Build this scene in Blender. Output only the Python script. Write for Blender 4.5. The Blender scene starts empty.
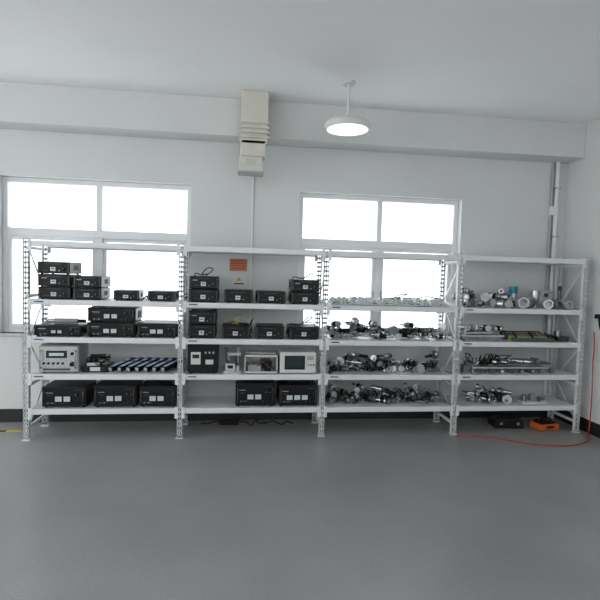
import bpy, bmesh, math, random
from mathutils import Vector, Matrix
random.seed(7)
C=bpy.context
# ---------------------------------------------------------------- materials
def mat(name,col,rough=.5,metal=0.,noise=None,spec=.5,emit=None,trans=0.,bump=0.,alpha=1.):
    m=bpy.data.materials.new(name); m.use_nodes=True
    nt=m.node_tree; b=nt.nodes['Principled BSDF']
    b.inputs['Base Color'].default_value=(*col,1)
    b.inputs['Roughness'].default_value=rough
    b.inputs['Metallic'].default_value=metal
    b.inputs['Specular IOR Level'].default_value=spec
    b.inputs['Transmission Weight'].default_value=trans
    b.inputs['Alpha'].default_value=alpha
    if emit: 
        b.inputs['Emission Color'].default_value=(*emit[0],1); b.inputs['Emission Strength'].default_value=emit[1]
    if noise:
        sc,amt=noise
        tc=nt.nodes.new('ShaderNodeTexCoord'); n=nt.nodes.new('ShaderNodeTexNoise')
        n.inputs['Scale'].default_value=sc; n.inputs['Detail'].default_value=5
        r=nt.nodes.new('ShaderNodeValToRGB')
        r.color_ramp.elements[0].position=.3; r.color_ramp.elements[1].position=.7
        r.color_ramp.elements[0].color=(*[c*(1-amt) for c in col],1)
        r.color_ramp.elements[1].color=(*[min(1,c*(1+amt)) for c in col],1)
        nt.links.new(tc.outputs['Object'],n.inputs['Vector']); nt.links.new(n.outputs['Fac'],r.inputs['Fac'])
        nt.links.new(r.outputs['Color'],b.inputs['Base Color'])
        if bump:
            bp=nt.nodes.new('ShaderNodeBump'); bp.inputs['Strength'].default_value=bump; bp.inputs['Distance'].default_value=.01
            nt.links.new(n.outputs['Fac'],bp.inputs['Height']); nt.links.new(bp.outputs['Normal'],b.inputs['Normal'])
    return m
M={}
M['wall']=mat('wall_paint',(.64,.655,.65),.8,noise=(1.3,.03),bump=.05)
M['ceil']=mat('ceiling_paint',(.88,.89,.89),.85,noise=(1.0,.02))
M['base']=mat('baseboard_black',(.010,.010,.011),.45,noise=(8,.2))
M['rack']=mat('powder_coat_white',(.74,.76,.77),.38,noise=(6,.03))
M['winf']=mat('window_pvc',(.72,.73,.74),.4,noise=(5,.02))
M['sill']=mat('sill_stone',(.5,.5,.49),.3,noise=(30,.15))
M['blk']=mat('black_case',(.005,.005,.006),.35,noise=(20,.2),spec=.4)
M['blk2']=mat('black_panel',(.006,.006,.007),.4,noise=(30,.15),spec=.3)
M['rub']=mat('black_rubber',(.006,.006,.007),.6,noise=(20,.2),spec=.3)
M['dark']=mat('dark_gap',(.003,.003,.003),.8,noise=(20,.1))
M['scr']=mat('display_label',(.62,.67,.69),.3,noise=(40,.05))
M['lbl']=mat('pale_blue_label',(.38,.52,.70),.3,noise=(40,.05))
M['ink']=mat('label_ink',(.05,.07,.1),.5,noise=(40,.1))
M['lcd']=mat('lcd_dark',(.02,.035,.035),.12,noise=(30,.1))
M['sil']=mat('brushed_aluminium',(.62,.63,.64),.28,1.,noise=(25,.12))
M['stl']=mat('machined_steel',(.33,.34,.35),.3,1.,noise=(18,.25))
M['dst']=mat('dark_steel',(.10,.10,.105),.35,1.,noise=(18,.3))
M['wht']=mat('instrument_white',(.66,.67,.66),.4,noise=(8,.03))
M['gry']=mat('instrument_grey',(.36,.37,.37),.4,noise=(8,.05))
M['dgr']=mat('dark_grey_trim',(.07,.07,.075),.35,noise=(8,.05))
M['cream']=mat('cream_plastic',(.62,.61,.54),.5,noise=(9,.06))
M['red']=mat('red_hose',(.42,.035,.02),.35,noise=(20,.1))
M['org']=mat('orange_plastic',(.62,.12,.02),.4,noise=(12,.1))
M['osn']=mat('orange_sign_print',(.50,.15,.05),.5,noise=(12,.1))
M['yel']=mat('yellow_paint',(.70,.50,.03),.45,noise=(12,.1))
M['blu']=mat('blue_anodised',(.02,.06,.25),.3,.3,noise=(12,.1))
M['teal']=mat('teal_anodised',(.02,.20,.30),.3,.5,noise=(12,.1))
M['grn']=mat('green_plastic',(.22,.55,.05),.4,noise=(12,.1))
M['mar']=mat('maroon_plastic',(.16,.02,.04),.4,noise=(12,.1))
M['cop']=mat('copper',(.55,.25,.13),.3,1.,noise=(12,.1))
M['film']=mat('plastic_film',(.75,.77,.78),.18,noise=(14,.12),trans=.35,bump=.6)
M['paper']=mat('paper',(.7,.7,.68),.6,noise=(8,.03))
M['lamp']=mat('lamp_diffuser',(.9,.9,.9),.4,emit=((1,1,1),1.3),noise=(5,.01))
def glassmat():
    m=bpy.data.materials.new('window_glass'); m.use_nodes=True; nt=m.node_tree
    nt.nodes.remove(nt.nodes['Principled BSDF'])
    o=nt.nodes['Material Output']; t=nt.nodes.new('ShaderNodeBsdfTransparent'); g=nt.nodes.new('ShaderNodeBsdfGlossy')
    g.inputs['Roughness'].default_value=.03; f=nt.nodes.new('ShaderNodeMixShader'); f.inputs[0].default_value=.06
    t.inputs['Color'].default_value=(.95,.97,.97,1)
    nt.links.new(t.outputs[0],f.inputs[1]); nt.links.new(g.outputs[0],f.inputs[2]); nt.links.new(f.outputs[0],o.inputs['Surface'])
    return m
M['glass']=glassmat()
def floormat():
    m=bpy.data.materials.new('terrazzo_floor'); m.use_nodes=True; nt=m.node_tree; b=nt.nodes['Principled BSDF']
    tc=nt.nodes.new('ShaderNodeTexCoord'); L=nt.links.new
    n=nt.nodes.new('ShaderNodeTexNoise'); n.inputs['Scale'].default_value=1.1; n.inputs['Detail'].default_value=7
    n2=nt.nodes.new('ShaderNodeTexNoise'); n2.inputs['Scale'].default_value=90; n2.inputs['Detail'].default_value=3
    for q in (n,n2): L(tc.outputs['Object'],q.inputs['Vector'])
    r=nt.nodes.new('ShaderNodeValToRGB'); r.color_ramp.elements[0].position=.3;r.color_ramp.elements[1].position=.72
    r.color_ramp.elements[0].color=(.265,.27,.27,1); r.color_ramp.elements[1].color=(.33,.335,.335,1)
    L(n.outputs['Fac'],r.inputs['Fac'])
    r2=nt.nodes.new('ShaderNodeValToRGB'); r2.color_ramp.elements[0].position=.35;r2.color_ramp.elements[1].position=.68
    r2.color_ramp.elements[0].color=(.9,.9,.9,1); r2.color_ramp.elements[1].color=(1.1,1.1,1.1,1)
    L(n2.outputs['Fac'],r2.inputs['Fac'])
    mx=nt.nodes.new('ShaderNodeMix'); mx.data_type='RGBA'; mx.blend_type='MULTIPLY'; mx.inputs[0].default_value=1
    L(r.outputs['Color'],mx.inputs[6]); L(r2.outputs['Color'],mx.inputs[7]); L(mx.outputs[2],b.inputs['Base Color'])
    b.inputs['Roughness'].default_value=.3; b.inputs['Specular IOR Level'].default_value=.5
    return m
M['floor']=floormat()

# ---------------------------------------------------------------- mesh builder
class B:
    def __init__(s): s.v=[];s.f=[];s.m=[];s.sm=[];s.mats=[];s.M=Matrix()
    def mi(s,k):
        if k not in s.mats: s.mats.append(k)
        return s.mats.index(k)
    def add(s,vs,fs,k,smooth=False):
        o=len(s.v); s.v+=[tuple(s.M@Vector(v)) for v in vs]; i=s.mi(k)
        for f in fs: s.f.append([o+a for a in f]); s.m.append(i); s.sm.append(smooth)
    def box(s,c,d,k,R=None,ch=0.):
        x,y,z=[a/2 for a in d]
        if ch<=0:
            vs=[(-x,-y,-z),(x,-y,-z),(x,y,-z),(-x,y,-z),(-x,-y,z),(x,-y,z),(x,y,z),(-x,y,z)]
            fs=[(0,3,2,1),(4,5,6,7),(0,1,5,4),(1,2,6,5),(2,3,7,6),(3,0,4,7)]
        else:
            bm=bmesh.new(); bmesh.ops.create_cube(bm,size=1)
            for v in bm.verts: v.co=Vector((v.co.x*2*x,v.co.y*2*y,v.co.z*2*z))
            bmesh.ops.bevel(bm,geom=list(bm.edges),offset=min(ch,x*.9,y*.9,z*.9),segments=2,affect='EDGES',profile=.5)
            bm.verts.index_update(); vs=[tuple(v.co) for v in bm.verts]; fs=[[v.index for v in f.verts] for f in bm.faces]; bm.free()
        T=Matrix.Translation(c)@(R.to_4x4() if R else Matrix())
        s.add([T@Vector(v) for v in vs],fs,k)
    def lathe(s,p0,p1,prof,seg=16):
        p0=Vector(p0);p1=Vector(p1);a=(p1-p0).normalized(); q=a.to_track_quat('Z','Y').to_matrix()
        for i in range(len(prof)-1):
            t0,r0,_=prof[i]; t1,r1,k=prof[i+1]; vs=[];fs=[]
            for t,r in ((t0,r0),(t1,r1)):
                for j in range(seg):
                    an=2*math.pi*j/seg; vs.append(p0+a*t+q@Vector((r*math.cos(an),r*math.sin(an),0)))
            for j in range(seg): fs.append((j,(j+1)%seg,seg+(j+1)%seg,seg+j))
            s.add(vs,fs,k,True if abs(t1-t0)>1e-6 else False)
    def cyl(s,p0,p1,r,k,r2=None,seg=16,k2=None):
        L=(Vector(p1)-Vector(p0)).length; r2=r if r2 is None else r2
        s.lathe(p0,p1,[(0,0,k),(0,r,k2 or k),(L,r2,k),(L,0,k2 or k)],seg)
    def tube(s,pts,r,k,seg=6,sub=5,closed=False):
        P=[Vector(p) for p in pts]; n=len(P); Q=[]
        for i in range(n-1):
            a=P[max(i-1,0)];b=P[i];c=P[i+1];d=P[min(i+2,n-1)]
            for j in range(sub):
                t=j/sub; Q.append(.5*((2*b)+(c-a)*t+(2*a-5*b+4*c-d)*t*t+(3*b-a-3*c+d)*t**3))
        Q.append(P[-1]); vs=[];fs=[]
        up=Vector((0.123,.31,.94))
        for i,p in enumerate(Q):
            t=(Q[min(i+1,len(Q)-1)]-Q[max(i-1,0)])
            if t.length<1e-7:t=Vector((1,0,0))
            t.normalize(); u=t.cross(up); 
            if u.length<1e-3:u=t.cross(Vector((1,0,0)))
            u.normalize(); w=t.cross(u)
            for j in range(seg):
                an=2*math.pi*j/seg; vs.append(p+u*r*math.cos(an)+w*r*math.sin(an))
        for i in range(len(Q)-1):
            for j in range(seg): fs.append((i*seg+j,i*seg+(j+1)%seg,(i+1)*seg+(j+1)%seg,(i+1)*seg+j))
        fs.append(list(range(seg))[::-1]); fs.append([(len(Q)-1)*seg+j for j in range(seg)])
        s.add(vs,fs,k,True)
    def done(s,name,loc=(0,0,0),rz=0.,parent=None):
        me=bpy.data.meshes.new(name+'_mesh'); me.from_pydata(s.v,[],s.f)
        for k in s.mats: me.materials.append(M[k])
        me.polygons.foreach_set('material_index',s.m); me.polygons.foreach_set('use_smooth',s.sm)
        me.update(); bm=bmesh.new(); bm.from_mesh(me); bmesh.ops.recalc_face_normals(bm,faces=bm.faces); bm.to_mesh(me); bm.free()
        o=bpy.data.objects.new(name,me); C.collection.objects.link(o); o.location=loc; o.rotation_euler=(0,0,rz)
        if parent:
            C.view_layer.update(); o.parent=parent; o.matrix_parent_inverse=parent.matrix_world.inverted()
        return o
def RZ(a): return Matrix.Rotation(a,3,'Z')
def RX(a): return Matrix.Rotation(a,3,'X')
def RY(a): return Matrix.Rotation(a,3,'Y')

# ---------------------------------------------------------------- room
# (left side opened for sky light; unseen low wall behind camera trims front light)
WY=.62; WT=.26; XL=-4.5; XR=6.14; YB=-8.0; CZ=3.62
W1=(-.54,1.52,1.0,2.73); W2=(2.77,4.77,1.0,2.71)
b=B()
def wseg(x0,x1,z0,z1): b.box(((x0+x1)/2,WY+WT/2,(z0+z1)/2),(x1-x0,WT,z1-z0),'wall')
wseg(XL,W1[0],0,CZ); wseg(W1[1],W2[0],0,CZ); wseg(W2[1],XR+.2,0,CZ)
for w in (W1,W2): wseg(w[0],w[1],0,w[2]); wseg(w[0],w[1],w[3],CZ)
b.done('wall_back')
b=B(); b.box((XR+.1,(WY+YB)/2,CZ/2),(.2,WY-YB,CZ),'wall'); b.done('wall_right')
b=B(); b.box(((XL+XR)/2,YB-.1,1.0),(XR-XL+.4,.2,2.0),'wall'); b.done('wall_front_light_block')  # unseen low wall, added to cut front light and reflections on the cases
b=B(); b.box(((XL+XR)/2,(WY+WT+YB)/2,-.05),(XR-XL+.4,WY+WT-YB,.1),'floor'); b.done('floor')
b=B(); b.box(((XL+XR)/2,(WY+WT+YB)/2,CZ+.05),(XR-XL+.4,WY+WT-YB,.1),'ceil'); b.done('ceiling')
b=B(); b.box(((XL+XR)/2,.47,(3.22+CZ)/2),(XR-XL,.30,CZ-3.22),'wall',ch=.006); b.done('ceiling_beam')
b=B(); b.box(((XL+XR)/2,WY-.006,.075),(XR-XL,.012,.15),'base'); b.done('baseboard_back')
b=B(); b.box((XR-.006,(WY+YB)/2,.075),(.012,WY-YB,.15),'base'); b.done('baseboard_right')
def window(name,w):
    x0,x1,z0,z1=w; b=B(); yc=WY+.13; F=.055; D=.07; zt=2.13 ; xm=(x0+x1)/2
    def bar(a0,a1,c0,c1,d=D,k='winf',y=yc): b.box(((a0+a1)/2,y,(c0+c1)/2),(a1-a0,d,c1-c0),k,ch=.005)
    bar(x0,x0+F,z0,z1);bar(x1-F,x1,z0,z1);bar(x0+F,x1-F,z0,z0+F);bar(x0+F,x1-F,z1-F,z1)
    bar(x0+F,x1-F,zt-.045,zt+.045)
    bar(xm-.03,xm+.03,zt+.045,z1-F)
    bar(xm-.035,xm+.035,z0+F,zt-.045)
    s=.04
    for (a,c,dy) in ((x0+F,xm-.035,-.012),(xm+.035,x1-F,.012)):
        bar(a,a+s,z0+F,zt-.045,.04,y=yc+dy);bar(c-s,c,z0+F,zt-.045,.04,y=yc+dy);bar(a+s,c-s,z0+F,z0+F+s,.04,y=yc+dy);bar(a+s,c-s,zt-.045-s,zt-.045,.04,y=yc+dy)
        b.box(((a+c)/2,yc+dy,(z0+zt)/2),(c-a-2*s,.005,zt-z0-.2),'glass')
        b.box((c-.02 if dy<0 else a+.02,yc+dy-.028,1.5),(.018,.016,.12),'gry',ch=.004)
    for (a,c) in ((x0+F,xm-.03),(xm+.03,x1-F)):
        b.box(((a+c)/2,yc,(zt+z1)/2),(c-a,.005,z1-zt-.1),'glass')
    b.done(name)
    b=B(); b.box(((x0+x1)/2,WY+.03,z0-.012),(x1-x0+.0,.10,.024),'sill',ch=.004); b.box(((x0+x1)/2,WY-.015,z0-.016),(x1-x0+.08,.03,.032),'sill',ch=.004); b.done('trim_'+name[-1])
window('window_1',W1); window('window_2',W2)

# ---------------------------------------------------------------- shelving
H=[.301,.655,1.029,1.406,1.985]
DEP=.5
def upright(b,x):
    for (y,sg) in ((0.0,1),(DEP-.04,-1)):
        yf=y if sg>0 else y+.04
        W=.056; ht=2.02
        for dx in (-.024,0,.024): b.box((x+dx*1.0,yf+sg*.001,ht/2+.01),(.010 if dx else .012,.002,ht-.02),'rack')
        z=.02
        while z<ht-.02:
            b.box((x,yf+sg*.001,z+.012),(W,.002,.022),'rack'); z+=.05
        for dx in (-.028,.028): b.box((x+dx,yf+sg*.02,ht/2+.01),(.002,.04,ht-.02),'rack')
        b.box((x,yf+sg*.02,.004),(.075,.06,.008),'rack')
        b.box((x,yf+sg*.02,ht+.001),(.058,.042,.004),'gry')
def frame(b,x):
    upright(b,x)
    zs=[.12,.55,1.0,1.45,1.93]
    for z in zs: b.box((x,DEP/2,z),(.018,DEP-.08,.03),'rack')
    for i in range(4):
        z0,z1=zs[i],zs[i+1]; ya,yb=(.04,DEP-.04) if i%2==0 else (DEP-.04,.04)
        L=math.hypot(z1-z0,yb-ya); a=math.atan2(z1-z0,yb-ya)
        b.box((x+.012,DEP/2,(z0+z1)/2),(.004,L,.026),'rack',R=RX(a))
def shelving(i):
    b=B(); x0=i*1.5; x1=x0+1.5
    if i==0: frame(b,x0)
    frame(b,x1)
    for n,h in enumerate(H):
        for y,sg in ((.004,1),(DEP-.004,-1)):
            yy=y+sg*.014
            b.box(((x0+x1)/2,yy,h-.012),(1.5-.062,.028,.055),'rack',ch=.003)
            b.box(((x0+x1)/2,y-sg*.001,h-.014),(1.5-.064,.003,.012),'rack')
            for xe,s2 in ((x0+.034,1),(x1-.034,-1)):
                b.box((xe+s2*.0,y-sg*.003,h-.03),(.006+.03,.004,.12),'rack')
        npan=3; pw=(1.5-.066)/npan
        for k in range(npan):
            xc=x0+.033+pw*(k+.5)
            b.box((xc,DEP/2,h+.008),(pw-.003,DEP-.064,.014),'rack',ch=.002)
            b.box((xc,DEP/2,h-.012),(.03,DEP-.07,.026),'rack')
    for n in (1,2,3):
        b.box((x0+.12,.0015,H[n]-.012),(.10,.002,.034),'paper'); b.box((x0+.12,.0004,H[n]-.006),(.085,.0015,.012),'blu')
    return b.done('shelving_unit')
for i in range(4): shelving(i)
TOP=[h+.0155 for h in H]

# ---------------------------------------------------------------- instruments
def gen_small(w,h,d=.34,var=0):
    b=B(); f=.008
    b.box((0,d/2,f+(h-f)/2),(w,d,h-f),'blk',ch=.005)
    b.box((0,.0,f+(h-f)/2),(w-.012,.008,h-f-.012),'blk2',ch=.002)
    for sx in (-1,1):
        b.box((sx*(w/2-.012),-.006,f+(h-f)/2),(.008,.008,h-.03),'dst',ch=.002)
        for sy in (.03,d-.03): b.cyl((sx*(w/2-.03),sy,0),(sx*(w/2-.03),sy,f+.001),.011,'rub',seg=10)
        for k in range(6): b.box((sx*(w/2+.0003),d*.35+k*.022,h*.55),(.0016,.009,h*.4),'dark')
    b.box((0,d/2,h-.0005),(w-.03,d-.03,.002),'blk2')
    zc=h*.42
    b.box((-.005,-.006,zc),(.056,.006,h*.36),'dgr',ch=.001)
    b.box((-.005,-.0095,zc),(.050,.002,h*.30),'scr')
    b.box((-.005,-.011,zc+.002),(.030,.001,h*.08),'ink')
    for k in range(3): b.cyl((-.3*w+k*.018,-.003,h*.3),(-.3*w+k*.018,-.010,h*.3),.005,'dgr',seg=8)
    b.cyl((w*.30,-.003,zc),(w*.30,-.020,zc),.014,'blk2',r2=.012,seg=14); b.box((w*.30,-.0215,zc+.005),(.002,.002,.012),'scr')
    b.cyl((w*.18,-.003,h*.3),(w*.18,-.009,h*.3),.006,'stl',seg=8)
    b.box((w*-.02,-.0045,h*.83),(w*.5,.001,.005),'dgr')
    if var==1: b.box((w*-.3,-.005,h*.7),(.05,.002,.010),'gry')
    b.cyl((w*.25,d,h*.5),(w*.25,d+.02,h*.5),.015,'stl',seg=12); b.box((-w*.25,d+.004,h*.5),(.05,.01,.03),'rub')
    return b
def gen_wide(w,h,d=.4,meters=2):
    b=B(); f=.012
    b.box((0,d/2,f+(h-f)/2),(w,d,h-f),'blk',ch=.006)
    b.box((0,-.001,f+(h-f)/2),(w-.01,.008,h-f-.012),'blk2',ch=.002)
    for sx in (-1,1):
        b.tube([(sx*(w/2-.022),-.003,h*.25),(sx*(w/2-.022),-.035,h*.27),(sx*(w/2-.022),-.035,h*.78),(sx*(w/2-.022),-.003,h*.80)],.005,'dst',seg=8)
        for sy in (.03,d-.03): b.cyl((sx*(w/2-.03),sy,0),(sx*(w/2-.03),sy,f+.001),.014,'rub',seg=10)
        for k in range(8): b.box((sx*(w/2+.0003),d*.3+k*.024,h*.5),(.0016,.01,h*.5),'dark')
    mw=min(.066,h*.38)
    for k in range(meters):
        xm=(k-(meters-1)/2)*(mw+.016)-.01; zm=h*.42
        b.box((xm,-.009,zm),(mw+.008,.010,mw+.006),'rub',ch=.002)
        b.box((xm,-.0148,zm+.004),(mw-.004,.002,mw-.016),'scr')
        for a in (-50,-25,0,25,50):
            r=math.radians(a); b.box((xm+math.sin(r)*mw*.34,-.0162,zm-mw*.18+math.cos(r)*mw*.42),(.002,.001,.006),'ink',R=RY(r))
        b.box((xm-.006,-.0162,zm),(.0015,.001,mw*.5),'ink',R=RY(-.4))
    for k in range(4): b.cyl((-w*.36+k*.022,-.004,h*.24),(-w*.36+k*.022,-.014,h*.24),.007,'dgr' if k%2 else 'stl',seg=10)
    for (xx,zz,r) in ((w*.28,.62,.018),(w*.38,.62,.012),(w*.30,.25,.012),(w*.2,.22,.007)):
        b.cyl((xx,-.004,h*zz),(xx,-.024,h*zz),r,'blk2',r2=r*.85,seg=14); b.box((xx,-.0255,h*zz+r*.4),(.002,.002,r*.8),'scr')
    b.box((-w*.33,-.0055,h*.72),(w*.16,.001,.007),'gry'); b.box((-w*.33,-.0055,h*.6),(w*.12,.001,.005),'dgr')
    b.box((w*.33,-.0055,h*.86),(w*.2,.001,.005),'dgr')
    b.box((0,d/2,h-.0005),(w-.04,d-.04,.002),'blk2')
    b.cyl((w*.3,d,h*.5),(w*.3,d+.02,h*.5),.018,'stl',seg=12)
    return b
yF=.05
def stack(x,t,n,w,h,rz=0,y=yF,d=.34,kind='s',name='ultrasonic_generator',meters=2):
    o=None
    for k in range(n):
        b=gen_small(w,h,d,k%2) if kind=='s' else gen_wide(w,h,d,meters)
        o=b.done(name,(x+random.uniform(-.006,.006)*k,y+random.uniform(0,.01)*k,TOP[t]+k*(h+.0005)),rz+random.uniform(-.02,.02)*(k>0))
    return o
G={}
stack(.25,3,3,.31,.125); stack(.565,3,2,.27,.12); G['a']=stack(.945,3,1,.25,.105,.05); stack(1.29,3,1,.27,.105,-.03)
G['w']=stack(.285,2,1,.46,.115,kind='w',d=.36); stack(.80,2,2,.47,.15,kind='w',d=.38); stack(1.26,2,1,.40,.15,kind='w',d=.36)
stack(.345,0,1,.43,.215,kind='w'); stack(.845,0,1,.42,.225,.03,kind='w'); G['b']=stack(1.27,0,1,.37,.22,-.02,kind='w')
G['c']=stack(1.72,3,2,.30,.135); stack(2.08,3,1,.30,.135); stack(2.43,3,1,.30,.13,.03); G['d']=stack(2.79,3,2,.30,.13)
stack(1.71,2,2,.28,.14); G['e']=stack(2.06,2,1,.29,.135); stack(2.42,2,1,.30,.135,-.04); G['f']=stack(2.79,2,1,.32,.135)
G['g']=stack(2.28,0,1,.42,.25,kind='w'); G['h']=stack(2.74,0,1,.42,.23,kind='w',meters=3)

b=B(); w,h,d=.38,.27,.36
b.box((0,d/2,.012+h/2),(w,d,h),'gry',ch=.006); b.box((0,0,.012+h/2),(w-.02,.012,h-.02),'sil',ch=.003)
b.box((-.02,-.008,h*.72),(.20,.006,.075),'lcd',ch=.002); b.box((-.02,-.0115,h*.72),(.14,.001,.03),'scr')
for k in range(5): b.cyl((-.14+k*.045,-.006,h*.38),(-.14+k*.045,-.018,h*.38),.012,'blk2',seg=12)
b.cyl((.13,-.006,h*.35),(.13,-.03,h*.35),.026,'blk2',r2=.022,seg=18); b.cyl((.13,-.006,h*.75),(.13,-.02,h*.75),.016,'rub',seg=12)
b.box((-.02,-.007,h*.15),(.26,.002,.02),'ink')
for sx in (-1,1):
    b.tube([(sx*.165,-.004,.06),(sx*.165,-.04,.07),(sx*.165,-.04,.22),(sx*.165,-.004,.23)],.006,'stl',seg=8)
    for sy in (.04,d-.04): b.cyl((sx*.15,sy,0),(sx*.15,sy,.014),.014,'rub',seg=10)
b.done('bench_power_supply',(.29,yF+.01,TOP[1]),.03)
b=B()
b.box((0,.18,.035),(.25,.26,.07),'blk',ch=.006); b.box((-.04,.12,.085),(.12,.14,.03),'wht',R=RZ(.3),ch=.004); b.box((.05,.17,.10),(.11,.10,.06),'gry',R=RZ(-.4),ch=.004)
b.box((-.01,.2,.145),(.15,.10,.03),'blk2',R=RZ(.2),ch=.003); b.box((0,.048,.036),(.10,.004,.04),'scr')
for k in range(9):
    pts=[(random.uniform(-.11,.11),random.uniform(.04,.25),random.uniform(.075,.16)) for _ in range(6)]
    b.tube(pts,.005,'rub')
b.done('cable_and_adapter_heap',(.63,yF,TOP[1]))
b=B()
for k in range(7):
    x=-.25+k*.088
    b.M=Matrix.Translation((x,.20,.062))@Matrix.Rotation(-.55,4,'Z')@Matrix.Rotation(.17,4,'X')
    b.box((0,0,0),(.052,.34,.05),'blk',ch=.006); b.box((0,-.02,.0255),(.044,.24,.002),'lbl'); b.box((0,.03,.027),(.040,.05,.002),'blu')
    b.box((0,-.172,0),(.040,.008,.038),'sil',ch=.002); b.cyl((0,.17,0),(0,.20,0),.012,'stl',seg=10)
b.M=Matrix()
b.box((0,.33,.012),(.6,.04,.024),'rub'); b.tube([(-.28,.30,.06),(-.1,.34,.10),(.1,.33,.05),(.28,.35,.09)],.005,'rub')
b.done('handheld_probe_row',(1.12,yF-.01,TOP[1]))
b=B(); w,h,d=.31,.30,.34
b.box((0,d/2,.01+h/2),(w,d,h),'blk',ch=.006); b.box((0,-.001,.01+h/2),(w-.016,.008,h-.016),'blk2',ch=.002)
b.box((-.07,-.008,h*.55),(.10,.01,.13),'wht',ch=.003); b.box((-.07,-.014,h*.62),(.07,.002,.04),'lcd')
for k in range(3): b.cyl((.03+k*.04,-.004,h*.75),(.03+k*.04,-.018,h*.75),.012,'gry',seg=12)
b.box((.07,-.007,h*.42),(.08,.006,.05),'scr',ch=.002); b.cyl((.07,-.004,h*.18),(.07,-.02,h*.18),.016,'rub',seg=12)
for sx in (-1,1):
    for sy in (.03,d-.03): b.cyl((sx*.12,sy,0),(sx*.12,sy,.012),.012,'rub',seg=8)
b.tube([(-.1,.2,h+.008),(-.1,.2,h+.03),(.1,.2,h+.03),(.1,.2,h+.008)],.006,'rub')
b.done('control_cabinet',(1.722,yF,TOP[1]))
b=B()
b.box((0,.15,.012),(.18,.24,.024),'sil',ch=.003)
b.box((-.05,.2,.11),(.035,.04,.19),'stl',ch=.003); b.box((.02,.2,.18),(.15,.05,.04),'sil',ch=.004)
b.cyl((.06,.2,.03),(.06,.2,.16),.026,'stl'); b.cyl((.06,.2,.20),(.06,.2,.25),.018,'gry'); b.box((-.02,.08,.06),(.10,.07,.07),'wht',ch=.004)
b.box((-.02,.043,.065),(.06,.004,.035),'lcd'); b.cyl((.06,.08,.024),(.06,.08,.07),.022,'sil'); b.tube([(-.05,.2,.2),(-.08,.15,.26),(-.07,.08,.18),(-.04,.08,.095)],.004,'rub')
b.done('test_fixture',(2.03,yF,TOP[1]))
b=B(); w,h,d=.35,.20,.34
b.box((0,d/2,.004),(w,d,.008),'wht'); b.box((0,d-.004,h/2),(w,.008,h),'wht')
for sx in (-1,1): b.box((sx*(w/2-.004),d/2,h/2),(.008,d,h),'wht')
b.box((0,.008,h-.008),(w,.016,.016),'wht'); b.box((0,.008,.012),(w,.016,.024),'wht'); b.box((0,d*.75,h-.004),(w,d*.5,.008),'wht')
b.box((-.07,.14,.05),(.14,.18,.07),'gry',ch=.003); b.cyl((.08,.10,.01),(.08,.10,.11),.035,'blk2'); b.box((.06,.24,.07),(.12,.06,.10),'dst',ch=.003)
for k in range(4): b.box((-.11+k*.025,.14,.095),(.004,.16,.03),'sil')
b.tube([(-.1,.06,.05),(0,.05,.09),(.06,.07,.12),(.12,.12,.05)],.004,'rub'); b.tube([(-.05,.06,.08),(0,.08,.13),(.1,.05,.05)],.003,'red')
b.done('open_chassis_generator',(2.335,yF,TOP[1]))
b=B(); w,h,d=.39,.225,.34
b.box((0,d/2,.01+h/2),(w,d,h),'wht',ch=.006)
b.box((-.035,-.002,.01+h*.5),(.22,.008,.15),'blk2',ch=.003); b.box((-.035,-.0065,.01+h*.52),(.19,.002,.115),'lcd')
b.box((.13,-.002,.01+h*.72),(.07,.006,.04),'gry',ch=.002)
for k in range(3): b.cyl((.11+k*.03,-.001,.01+h*.4),(.11+k*.03,-.010,.01+h*.4),.009,('gry','red','blk2')[k],seg=12)
for sx in (-1,1):
    b.box((sx*(w/2+.0005),d/2,h*.5),(.002,.2,.08),'gry')
    for sy in (.04,d-.04): b.cyl((sx*.16,sy,0),(sx*.16,sy,.012),.013,'rub',seg=8)
b.done('digital_controller_box',(2.73,yF,TOP[1]))

# power cords lying on / between the generators (parts of those generators)
def drape(par,pts,k='rub',r=.0055):
    b=B(); b.tube(pts,r,k); b.done('power_cord',parent=G[par])
z=TOP[3]
drape('a',[(.93,.4,z+.06),(1.0,.42,z+.03),(1.09,.34,z+.006),(1.12,.2,z+.05),(1.09,.1,z+.006),(1.11,.25,z+.04)])
drape('c',[(1.62,.42,z+.10),(1.60,.36,z+.29),(1.68,.24,z+.285),(1.76,.2,z+.30),(1.80,.26,z+.35),(1.74,.33,z+.36),(1.69,.25,z+.30),(1.75,.14,z+.283)])
drape('d',[(2.70,.42,z+.1),(2.68,.35,z+.28),(2.78,.25,z+.275),(2.88,.22,z+.33),(2.92,.42,z+.2)])
z=TOP[2]
drape('e',[(1.95,.42,z+.02),(1.96,.30,z+.15),(2.05,.2,z+.145),(2.12,.16,z+.20),(2.10,.26,z+.235),(2.02,.28,z+.19),(2.08,.15,z+.145)],'yel',.005)
drape('e',[(2.2,.35,z+.006),(2.23,.2,z+.08),(2.21,.1,z+.15),(2.24,.2,z+.2),(2.22,.4,z+.1)])
drape('e',[(1.98,.42,z+.02),(2.0,.28,z+.15),(2.1,.22,z+.15),(2.16,.12,z+.145),(2.19,.05,z+.08),(2.22,.1,z+.01)])
drape('f',[(2.62,.36,z+.02),(2.66,.3,z+.14),(2.75,.2,z+.14),(2.84,.2,z+.22),(2.90,.28,z+.21),(2.80,.3,z+.145),(2.70,.18,z+.142)])
drape('f',[(2.75,.36,z+.05),(2.80,.3,z+.145),(2.88,.2,z+.17),(2.92,.16,z+.142)])
z=TOP[0]
drape('b',[(1.05,.2,z+.232),(1.15,.25,z+.26),(1.3,.2,z+.226),(1.42,.3,z+.25)])
drape('b',[(1.10,.3,z+.226),(1.2,.2,z+.30),(1.34,.22,z+.25),(1.4,.15,z+.226)])
drape('g',[(2.15,.3,z+.255),(2.25,.2,z+.30),(2.35,.2,z+.258),(2.45,.25,z+.255)])
drape('h',[(2.58,.3,z+.236),(2.66,.2,z+.29),(2.75,.2,z+.238),(2.82,.3,z+.28),(2.88,.2,z+.236)])
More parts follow.
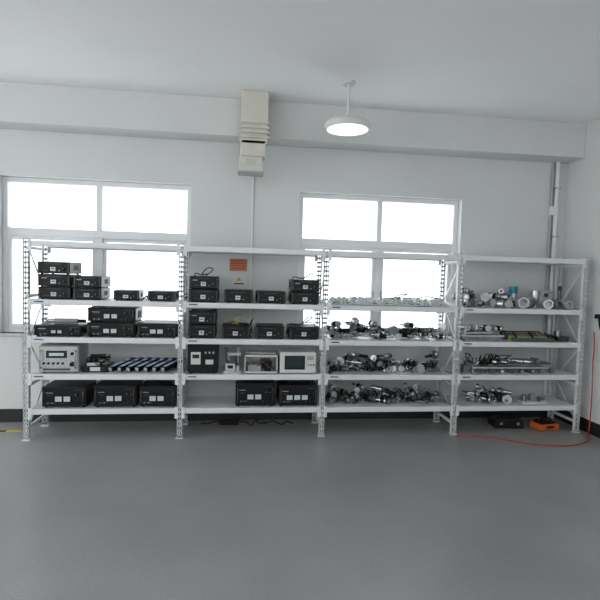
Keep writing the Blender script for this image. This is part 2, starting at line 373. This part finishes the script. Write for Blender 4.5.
drape('h',[(2.62,.16,z+.236),(2.7,.25,z+.31),(2.84,.22,z+.29),(2.9,.3,z+.236)])
b=B(); o=Vector((.2,.2,TOP[2]+.115)); b.M=Matrix.Translation(o)
b.cyl((0,0,.03),(.22,.02,.03),.028,'gry',seg=16); b.cyl((.22,.02,.03),(.30,.027,.03),.018,'blk2',seg=12); b.cyl((-.06,-.005,.03),(0,0,.03),.02,'sil',seg=12); b.tube([(-.06,-.005,.03),(-.12,0,.05),(-.13,.06,.02),(-.08,.1,.006)],.005,'rub')
b.done('handheld_welder')

# ---------------------------------------------------------------- transducers
def transducer(b,var,mats):
    A,K,S=mats
    if var==0:   p=[(0,0,A),(0,.012,'rub'),(.02,.014,'rub'),(.02,.030,K),(.10,.030,K),(.10,.034,S),(.112,.034,S),(.112,.024,S),(.15,.024,S),(.15,.032,A),(.163,.032,A),(.163,.021,A),(.22,.018,A),(.22,.012,S),(.30,.011,S),(.30,0,S)]
    elif var==1: p=[(0,0,S),(0,.02,S),(.035,.022,S),(.035,.019,'cop'),(.04,.019,'cop'),(.04,.022,'wht'),(.047,.022,'wht'),(.047,.023,'cop'),(.05,.023,'cop'),(.05,.022,'wht'),(.057,.022,'wht'),(.057,.025,A),(.09,.032,A),(.10,.034,A),(.10,0,A)]
    elif var==2: p=[(0,0,A),(0,.018,K),(.11,.020,K),(.11,.028,A),(.14,.028,A),(.14,.018,A),(.18,.02,A),(.195,.05,A),(.21,.052,A),(.21,.0,A)]
    elif var==3: p=[(0,0,S),(0,.018,S),(.03,.018,S),(.03,.036,A),(.075,.036,A),(.075,.026,K),(.12,.026,K),(.12,.036,A),(.135,.036,A),(.135,0,S)]
    elif var==4: p=[(0,0,K),(0,.022,K),(.12,.024,K),(.12,.018,A),(.20,.016,A),(.20,.008,S),(.36,.006,S),(.36,0,S)]
    else: p=[(0,0,S),(0,.045,S),(.015,.048,A),(.06,.048,A),(.06,.040,S),(.075,.040,S),(.075,.048,A),(.14,.048,A),(.14,.036,S),(.13,.034,'dark'),(.13,0,'dst')]
    b.lathe((0,0,0),(0,1,0),p,18)
RR_={0:.034,1:.034,2:.052,3:.036,4:.024,5:.048}; LL_={0:.30,1:.10,2:.21,3:.135,4:.36,5:.14}
def pile(name,x0,x1,t,n,seed,layer2=.5,vars_=(0,1,2,3,4),cables=2,darkness=.5,blue=None,dz=.058,z0=0.,b=None):
    rnd=random.Random(seed); own=b is None; b=b or B(); z=TOP[t]+.001+z0
    for k in range(n):
        for lay in (0,1,2):
            if lay==1 and rnd.random()>layer2: continue
            if lay==2 and rnd.random()>layer2*.35: continue
            v=rnd.choice(vars_); dk=rnd.random()<darkness
            mats=(rnd.choice(['sil','sil','stl']),'blk' if dk else rnd.choice(['sil','stl','gry']),rnd.choice(['stl','dst','sil']))
            if blue and abs(k-blue)<1 : mats=('sil','blu','stl')
            R=RR_[v]; L=LL_[v]
            xc=x0+(k+.5+(.4*lay))*(x1-x0)/n+rnd.uniform(-.01,.01)
            ang=rnd.uniform(-1.1,1.1)
            if rnd.random()<.5: ang+=math.pi
            yc=(rnd.uniform(.14,.24),rnd.uniform(.18,.32),rnd.uniform(.2,.3))[lay]
            zc=z+R+dz*lay
            hx=abs(math.sin(ang))*L/2+R; xc=min(max(xc,x0+hx),x1-hx)
            hy=abs(math.cos(ang))*L/2+R; yc=max(yc,.035+hy)
            b.M=Matrix.Translation((xc,yc,zc))@Matrix.Rotation(ang,4,'Z')@Matrix.Rotation(rnd.uniform(-.08,.08)*(lay>0),4,'X')@Matrix.Translation((0,-L/2,0))
            transducer(b,v,mats)
            if v in(0,4) and rnd.random()<.7 and x0+.25<xc<x1-.25:
                b.tube([(0,0,0),(0,-.03,.0),(.04,-.04,.02),(.07,-.0,.01),(.06,.06,.03)],.0045,'rub')
            if v==3 and rnd.random()<.6: b.box((.03,.05,.0),(.05,.03,.014),'blk2',ch=.002)
            b.M=Matrix()
    for _ in range(cables):
        cx=rnd.uniform(x0+.14,x1-.24); cy=rnd.uniform(.12,.22); pts=[]; ph=rnd.uniform(0,6); RR=rnd.uniform(.04,.08)
        for j in range(14):
            a=ph+j*.8; pts.append((cx+RR*math.cos(a)*(1+.3*rnd.random())+j*.006,cy+.6*RR*math.sin(a),z+.01+rnd.random()*.13))
        b.tube(pts,.005,'rub',sub=4)
    return b.done(name) if own else None
pile('ultrasonic_transducer_pile',3.06,4.44,2,18,11,.75,cables=5,darkness=.6)
pile('ultrasonic_transducer_pile',3.06,4.44,1,18,12,.8,(0,2,3,4,1),cables=7,darkness=.6)
pile('ultrasonic_transducer_pile',3.06,4.44,0,19,13,.95,(0,1,3,4),cables=9,darkness=.7,blue=11.4)
pile('ultrasonic_horn_pile',4.56,5.24,3,11,14,.9,(0,3,2,5,5),cables=0,darkness=.35,dz=.075)
pile('ultrasonic_horn_pile',4.70,5.33,0,11,15,.9,(1,3,0,2),cables=2,darkness=.4)
b=B(); rnd=random.Random(4)
for k in range(7):
    x=3.19+k*.185; n=10; w2,d2=.24,.34; vs=[];fs=[]
    zb=TOP[3]+.004
    for i in range(n+1):
        for j in range(n+1):
            u,v=i/n,j/n; e=min(u,1-u,v,1-v)
            vs.append((x+(u-.5)*w2,.05+v*d2+rnd.uniform(-.004,.004),zb+k%2*.004+min(1,e*5)*(.035+rnd.random()*.05)))
    for i in range(n):
        for j in range(n): a=i*(n+1)+j; fs.append((a,a+n+1,a+n+2,a+1))
    b.add(vs,fs,'film',False)
    b.box((x,.2,TOP[3]+.016),(.19,.24,.028),'dgr' if k%2 else 'dst',R=RZ(rnd.uniform(-.15,.15)),ch=.003)
    b.cyl((x-.06,.1,TOP[3]+.045),(x+.05,.28,TOP[3]+.045),.016,'stl')
b.tube([(3.75,.12,TOP[3]+.08),(3.85,.1,TOP[3]+.10),(3.95,.16,TOP[3]+.13),(3.90,.24,TOP[3]+.12),(3.82,.2,TOP[3]+.085),(3.9,.08,TOP[3]+.09),(4.02,.1,TOP[3]+.085)],.0055,'rub')
b.tube([(4.05,.12,TOP[3]+.085),(4.15,.1,TOP[3]+.11),(4.28,.16,TOP[3]+.095),(4.38,.24,TOP[3]+.085)],.0055,'rub')
b.done('plastic_wrapped_parts')

def ring(b,c,ax,R,r,L,k='sil'):
    b.lathe(c,tuple(Vector(c)+Vector(ax)),[(0,r,k),(0,R,k),(L,R,k),(L,r,k),(0,r,k)],28)
z=TOP[3]+.001
for (x,y,R,L,a,k) in ((5.31,.09,.065,.10,.2,'sil'),(5.465,.17,.07,.12,-.3,'sil'),(5.61,.08,.055,.08,.4,'sil'),(5.73,.06,.055,.10,-.2,'stl'),(5.86,.06,.05,.08,.1,'sil')):
    b=B(); ax=(math.sin(a),math.cos(a),0); ring(b,(0,0,R),ax,R,R*.72,L,k)
    b.lathe((0,0,R),tuple(Vector((0,0,R))+Vector(ax)),[(L*.55,0,'stl'),(L*.55,R*.73,'stl'),(L*.6,R*.73,'stl'),(L*.6,0,'stl')],24)
    for q in range(6):
        an=q*math.pi/3; e=Vector((math.cos(a)*math.cos(an),-math.sin(a)*math.cos(an),math.sin(an)))*R*.86+Vector((0,0,R)); b.cyl(tuple(e-Vector(ax)*.002),tuple(e+Vector(ax)*.004),.004,'dark',seg=8)
    b.done('machined_ring_flange',(x,y,z))
b=B(); b.cyl((0,0,0),(0,0,.16),.045,'sil',seg=24); b.lathe((0,0,.16),(0,0,1),[(0,.045,'teal'),(.0,.05,'teal'),(.085,.05,'teal'),(.085,.03,'teal'),(.075,.028,'dark'),(.075,0,'dark')],24)
b.done('blue_capped_canister',(5.36,.395,z))
b=B(); ring(b,(0,0,0),(0,0,1),.05,.046,.2,'sil'); b.cyl((0,0,0),(0,0,.006),.05,'sil',seg=24); b.tube([(.045,0,.17),(.082,0,.16),(.082,0,.06),(.045,0,.04)],.006,'sil',seg=8)
b.done('steel_mug',(5.60,.33,z))
b=B(); b.box((0,.0,.006),(.10,.16,.012),'sil',ch=.002); b.box((0,.07,.11),(.10,.012,.21),'sil',ch=.002); b.box((0,.04,.05),(.012,.08,.09),'stl'); b.cyl((0,.05,.15),(0,.10,.15),.025,'dst')
b.done('angle_bracket',(5.76,.29,z))
b=B(); b.cyl((0,0,.012),(.0,.02,.22),.014,'dst',seg=10); b.box((0,.022,.235),(.045,.02,.06),'dst',ch=.004); b.box((0,0,.006),(.07,.10,.012),'dst'); b.cyl((0,-.02,.07),(0,.02,.07),.03,'sil'); b.done('clamp_handle',(5.89,.27,z))
z=TOP[2]
b=B(); rnd=random.Random(5)
for k in range(5):
    for j in range(3):
        L=.5-rnd.random()*.06
        b.box((4.84+rnd.uniform(-.02,.02),.09+k*.06,z+.011+j*.024),(L,.045,.021),rnd.choice(['stl','sil','dst','dst']),R=RZ(rnd.uniform(-.03,.03)),ch=.002)
for k in range(5): b.cyl((4.62+k*.03,.08+k*.06,z+.09),(4.90+rnd.random()*.1,.10+k*.06,z+.09),.016,'sil',seg=12)
pile('',4.60,5.12,2,6,31,.0,(1,3,3),0,.4,z0=.105,b=b)
b.done('metal_bar_stock')
b=B()
for k,(c,y) in enumerate((('dgr',.08),('grn',.15),('mar',.21),('dgr',.28),('blk',.34))):
    b.box((5.44,y,z+.022+.006*k),(.50,.045,.044+.012*k),c,R=RZ(-.03+.01*k),ch=.004)
    b.box((5.44,y-.002,z+.046+.012*k),(.40,.016,.003),'sil' if k!=1 else 'yel')
for k in range(5): b.cyl((5.22+k*.1,.05,z+.055),(5.25+k*.1,.18,z+.09),.011,'sil' if k%2 else 'rub',seg=10)
b.done('colored_channel_strips')
b=B(); b.box((5.83,.22,z+.03),(.14,.26,.06),'dst',ch=.004); b.cyl((5.80,.15,z+.06),(5.80,.15,z+.12),.03,'stl'); b.cyl((5.86,.26,z+.06),(5.86,.26,z+.10),.025,'blk2'); b.done('bearing_block')
z=TOP[1]+.008
b=B(); rnd=random.Random(9)
for k in range(10):
    x=4.60+k*.122; y0=.07+rnd.random()*.02; 
    b.cyl((x,y0,z+.02),(x+.14+rnd.random()*.06,.40,z+.024+rnd.random()*.03),.018,rnd.choice(['sil','stl','dgr']),seg=14)
    if k%2: b.cyl((x,y0,z+.02),(x+.01,y0+.03,z+.021),.026,'dgr',seg=14)
for k in range(7): 
    b.cyl((4.72+rnd.random()*.1,.10+k*.045,z+.056+.004*k),(5.6+.15*rnd.random(),.08+k*.045,z+.062+.004*k),.015,('sil','dgr','sil','stl','rub','sil','dst')[k],seg=12)
pile('',4.58,5.7,1,11,33,.0,(0,1,3,4),3,.6,z0=.085,b=b)
b.done('metal_rod_bundle')
z=TOP[0]
b=B()
b.box((0,.08,.012),(.18,.16,.024),'wht',ch=.003); b.box((.05,.08,.06),(.05,.06,.08),'sil',ch=.003); b.cyl((-.04,.08,.024),(-.04,.08,.09),.028,'stl'); b.box((.16,.08,.007),(.14,.10,.012),'wht',R=RZ(.2))
b.box((.17,.08,.04),(.06,.05,.055),'stl',ch=.003); b.cyl((.12,.03,.028),(.20,.035,.028),.014,'sil')
b.done('sample_fixture',(5.46,.07,z+.001))

# ---------------------------------------------------------------- wall items
b=B(); b.box((2.07,WY-.003,1.83),(.20,.005,.14),'osn'); 
for k in range(4): b.box((2.07,WY-.006,1.875-k*.028),(.15 if k else .10,.001,.006),'mar')
b.done('orange_notice_sign')
b=B(); b.box((2.08,WY-.003,1.645),(.17,.005,.125),'paper')
T=[(-.035,0),(.035,0),(0,.06)]
b.add([(2.08+x,WY-.0065,1.64+zz) for x,zz in T]+[(2.08+x,WY-.0055,1.64+zz) for x,zz in T],[(0,1,2),(0,3,4,1),(1,4,5,2),(2,5,3,0)],'yel')
b.box((2.08,WY-.0072,1.663),(.006,.001,.022),'ink'); b.box((2.08,WY-.006,1.612),(.11,.001,.016),'ink')
b.done('warning_triangle_sign')
b=B(); b.cyl((5.99,WY-.03,.15),(5.99,WY-.03,3.22),.028,'winf',seg=14)
for zz in (2.9,2.3,1.6,.6): b.box((5.99,WY-.03,zz),(.08,.05,.02),'gry',ch=.003)
b.cyl((5.93,WY-.02,1.1),(5.93,WY-.02,3.22),.016,'gry',seg=10); b.box((5.96,WY-.03,2.62),(.09,.055,.11),'winf',ch=.005); b.done('electrical_conduit')
b=B(); b.cyl((2.22,WY-.012,1.2),(2.22,WY-.012,3.22),.010,'winf',seg=10); b.box((2.22,WY-.02,1.15),(.085,.04,.12),'winf',ch=.004); b.done('wall_edge_shadow_line')  # added strip and box, standing in for the shadow line of a wall edge
b=B(); x=2.21;y=.17
b.box((x,y,3.45),(.28,.22,.34),'cream',ch=.01)
for zz in (3.15,3.20,3.25,3.30): b.box((x,y,zz),(.31,.25,.022),'cream',ch=.006)
b.box((x,y,3.2),(.26,.2,.22),'cream')
b.box((x-.01,y,3.04),(.26,.2,.17),'cream',ch=.01); b.box((x-.03,y,2.88),(.24,.18,.16),'cream',ch=.012); b.box((x-.03,y,2.795),(.27,.20,.02),'gry',ch=.004)
b.box((x-.03,y-.092,2.89),(.12,.006,.08),'cream',ch=.003)
for k in range(4): b.box((x-.03,y-.096,2.865+k*.017),(.10,.003,.004),'gry')
b.done('ventilation_duct_drop')
b=B(); lx,ly,lz=3.10,-.35,3.16
b.lathe((lx,ly,lz),(lx,ly,lz+1),[(0,0,'lamp'),(0,.20,'lamp'),(.0,.225,'wht'),(.015,.23,'wht'),(.05,.225,'wht'),(.08,.19,'wht'),(.09,.07,'wht'),(.14,.06,'wht'),(.14,0,'wht')],36)
b.cyl((lx,ly,lz+.13),(lx,ly,CZ),.014,'wht',seg=10); b.cyl((lx,ly,CZ-.03),(lx,ly,CZ),.06,'wht'); b.done('ceiling_disc_lamp')

# ---------------------------------------------------------------- floor items
b=B()
b.tube([(6.10,-.05,1.18),(6.09,-.08,1.0),(6.10,-.06,.8),(6.08,-.1,.45),(6.09,-.08,.1),(6.02,-.14,.012),(5.9,-.3,.010),(5.6,-.42,.010),(5.2,-.36,.010),(4.9,-.16,.010),(4.62,-.08,.010),(4.5,-.07,.010)],.007,'red')
b.done('red_air_hose')
b=B(); b.tube([(6.10,-.12,1.33),(6.08,-.16,1.26),(6.09,-.18,1.20)],.014,'rub',seg=8); b.box((6.11,-.1,1.36),(.05,.09,.05),'rub',ch=.006); b.tube([(6.10,-.1,1.35),(6.09,-.2,1.3),(6.1,-.3,1.33),(6.1,-.22,1.4),(6.1,-.12,1.38)],.007,'rub'); b.done('air_gun_on_hook')
b=B(); b.box((0,0,.04),(.26,.18,.07),'org',ch=.012); b.box((0,0,.085),(.20,.14,.03),'blk2',ch=.008); b.tube([(-.08,0,.095),(-.06,0,.13),(.06,0,.13),(.08,0,.095)],.010,'blk2',seg=8)
b.box((0,-.092,.045),(.10,.006,.03),'blk'); b.box((0,0,.003),(.22,.14,.006),'blk'); b.done('orange_toolbox',(5.7,.16,0),.15)
b=B(); b.box((0,0,.05),(.34,.22,.10),'blk',ch=.008); b.box((0,0,.108),(.22,.02,.016),'blk2'); b.box((.1,-.112,.06),(.03,.006,.03),'sil'); b.box((-.1,-.112,.06),(.03,.006,.03),'sil'); b.done('black_tool_case',(5.28,.28,0),-.1)
b=B(); rnd=random.Random(3)
for k in range(3):
    pts=[]; x=1.7+k*.3
    for j in range(8): pts.append((x+rnd.uniform(-.02,.02)+j*.06,.42+rnd.uniform(-.06,.08),.008+rnd.random()*.03))
    b.tube(pts,.006,'rub')
b.box((2.0,.45,.022),(.22,.06,.04),'blk2',ch=.004)
b.done('extension_cable')
b=B()
for k in range(24): b.box((-3.0+k*.12,.30,.0016),(.075,.05,.002),'yel' if k%2 else 'blk',R=RZ(.0))
b.box((-1.62,.30,.0006),(2.9,.055,.001),'yel'); b.done('floor_hazard_tape')

# ---------------------------------------------------------------- world, camera
W=bpy.data.worlds.new('overcast_sky'); C.scene.world=W; W.use_nodes=True
bg=W.node_tree.nodes['Background']; bg.inputs['Color'].default_value=(.97,.985,1,1); bg.inputs['Strength'].default_value=2.75
cam=bpy.data.cameras.new('camera'); co=bpy.data.objects.new('camera',cam); C.collection.objects.link(co); C.scene.camera=co
yaw,pitch,roll,f=.1255,-.0539,.0282,480.
F=Vector((math.sin(yaw)*math.cos(pitch),math.cos(yaw)*math.cos(pitch),math.sin(pitch))); r=Vector((math.cos(yaw),-math.sin(yaw),0)); u=r.cross(F)
r2=r*math.cos(roll)+u*math.sin(roll); u2=-r*math.sin(roll)+u*math.cos(roll)
mw=Matrix((r2,u2,-F)).transposed().to_4x4(); mw.translation=Vector((2.0919,-5.0239,1.7436)); co.matrix_world=mw
cam.sensor_width=36; cam.lens=f*36/600; cam.clip_start=.05
C.scene.view_settings.view_transform='Standard'
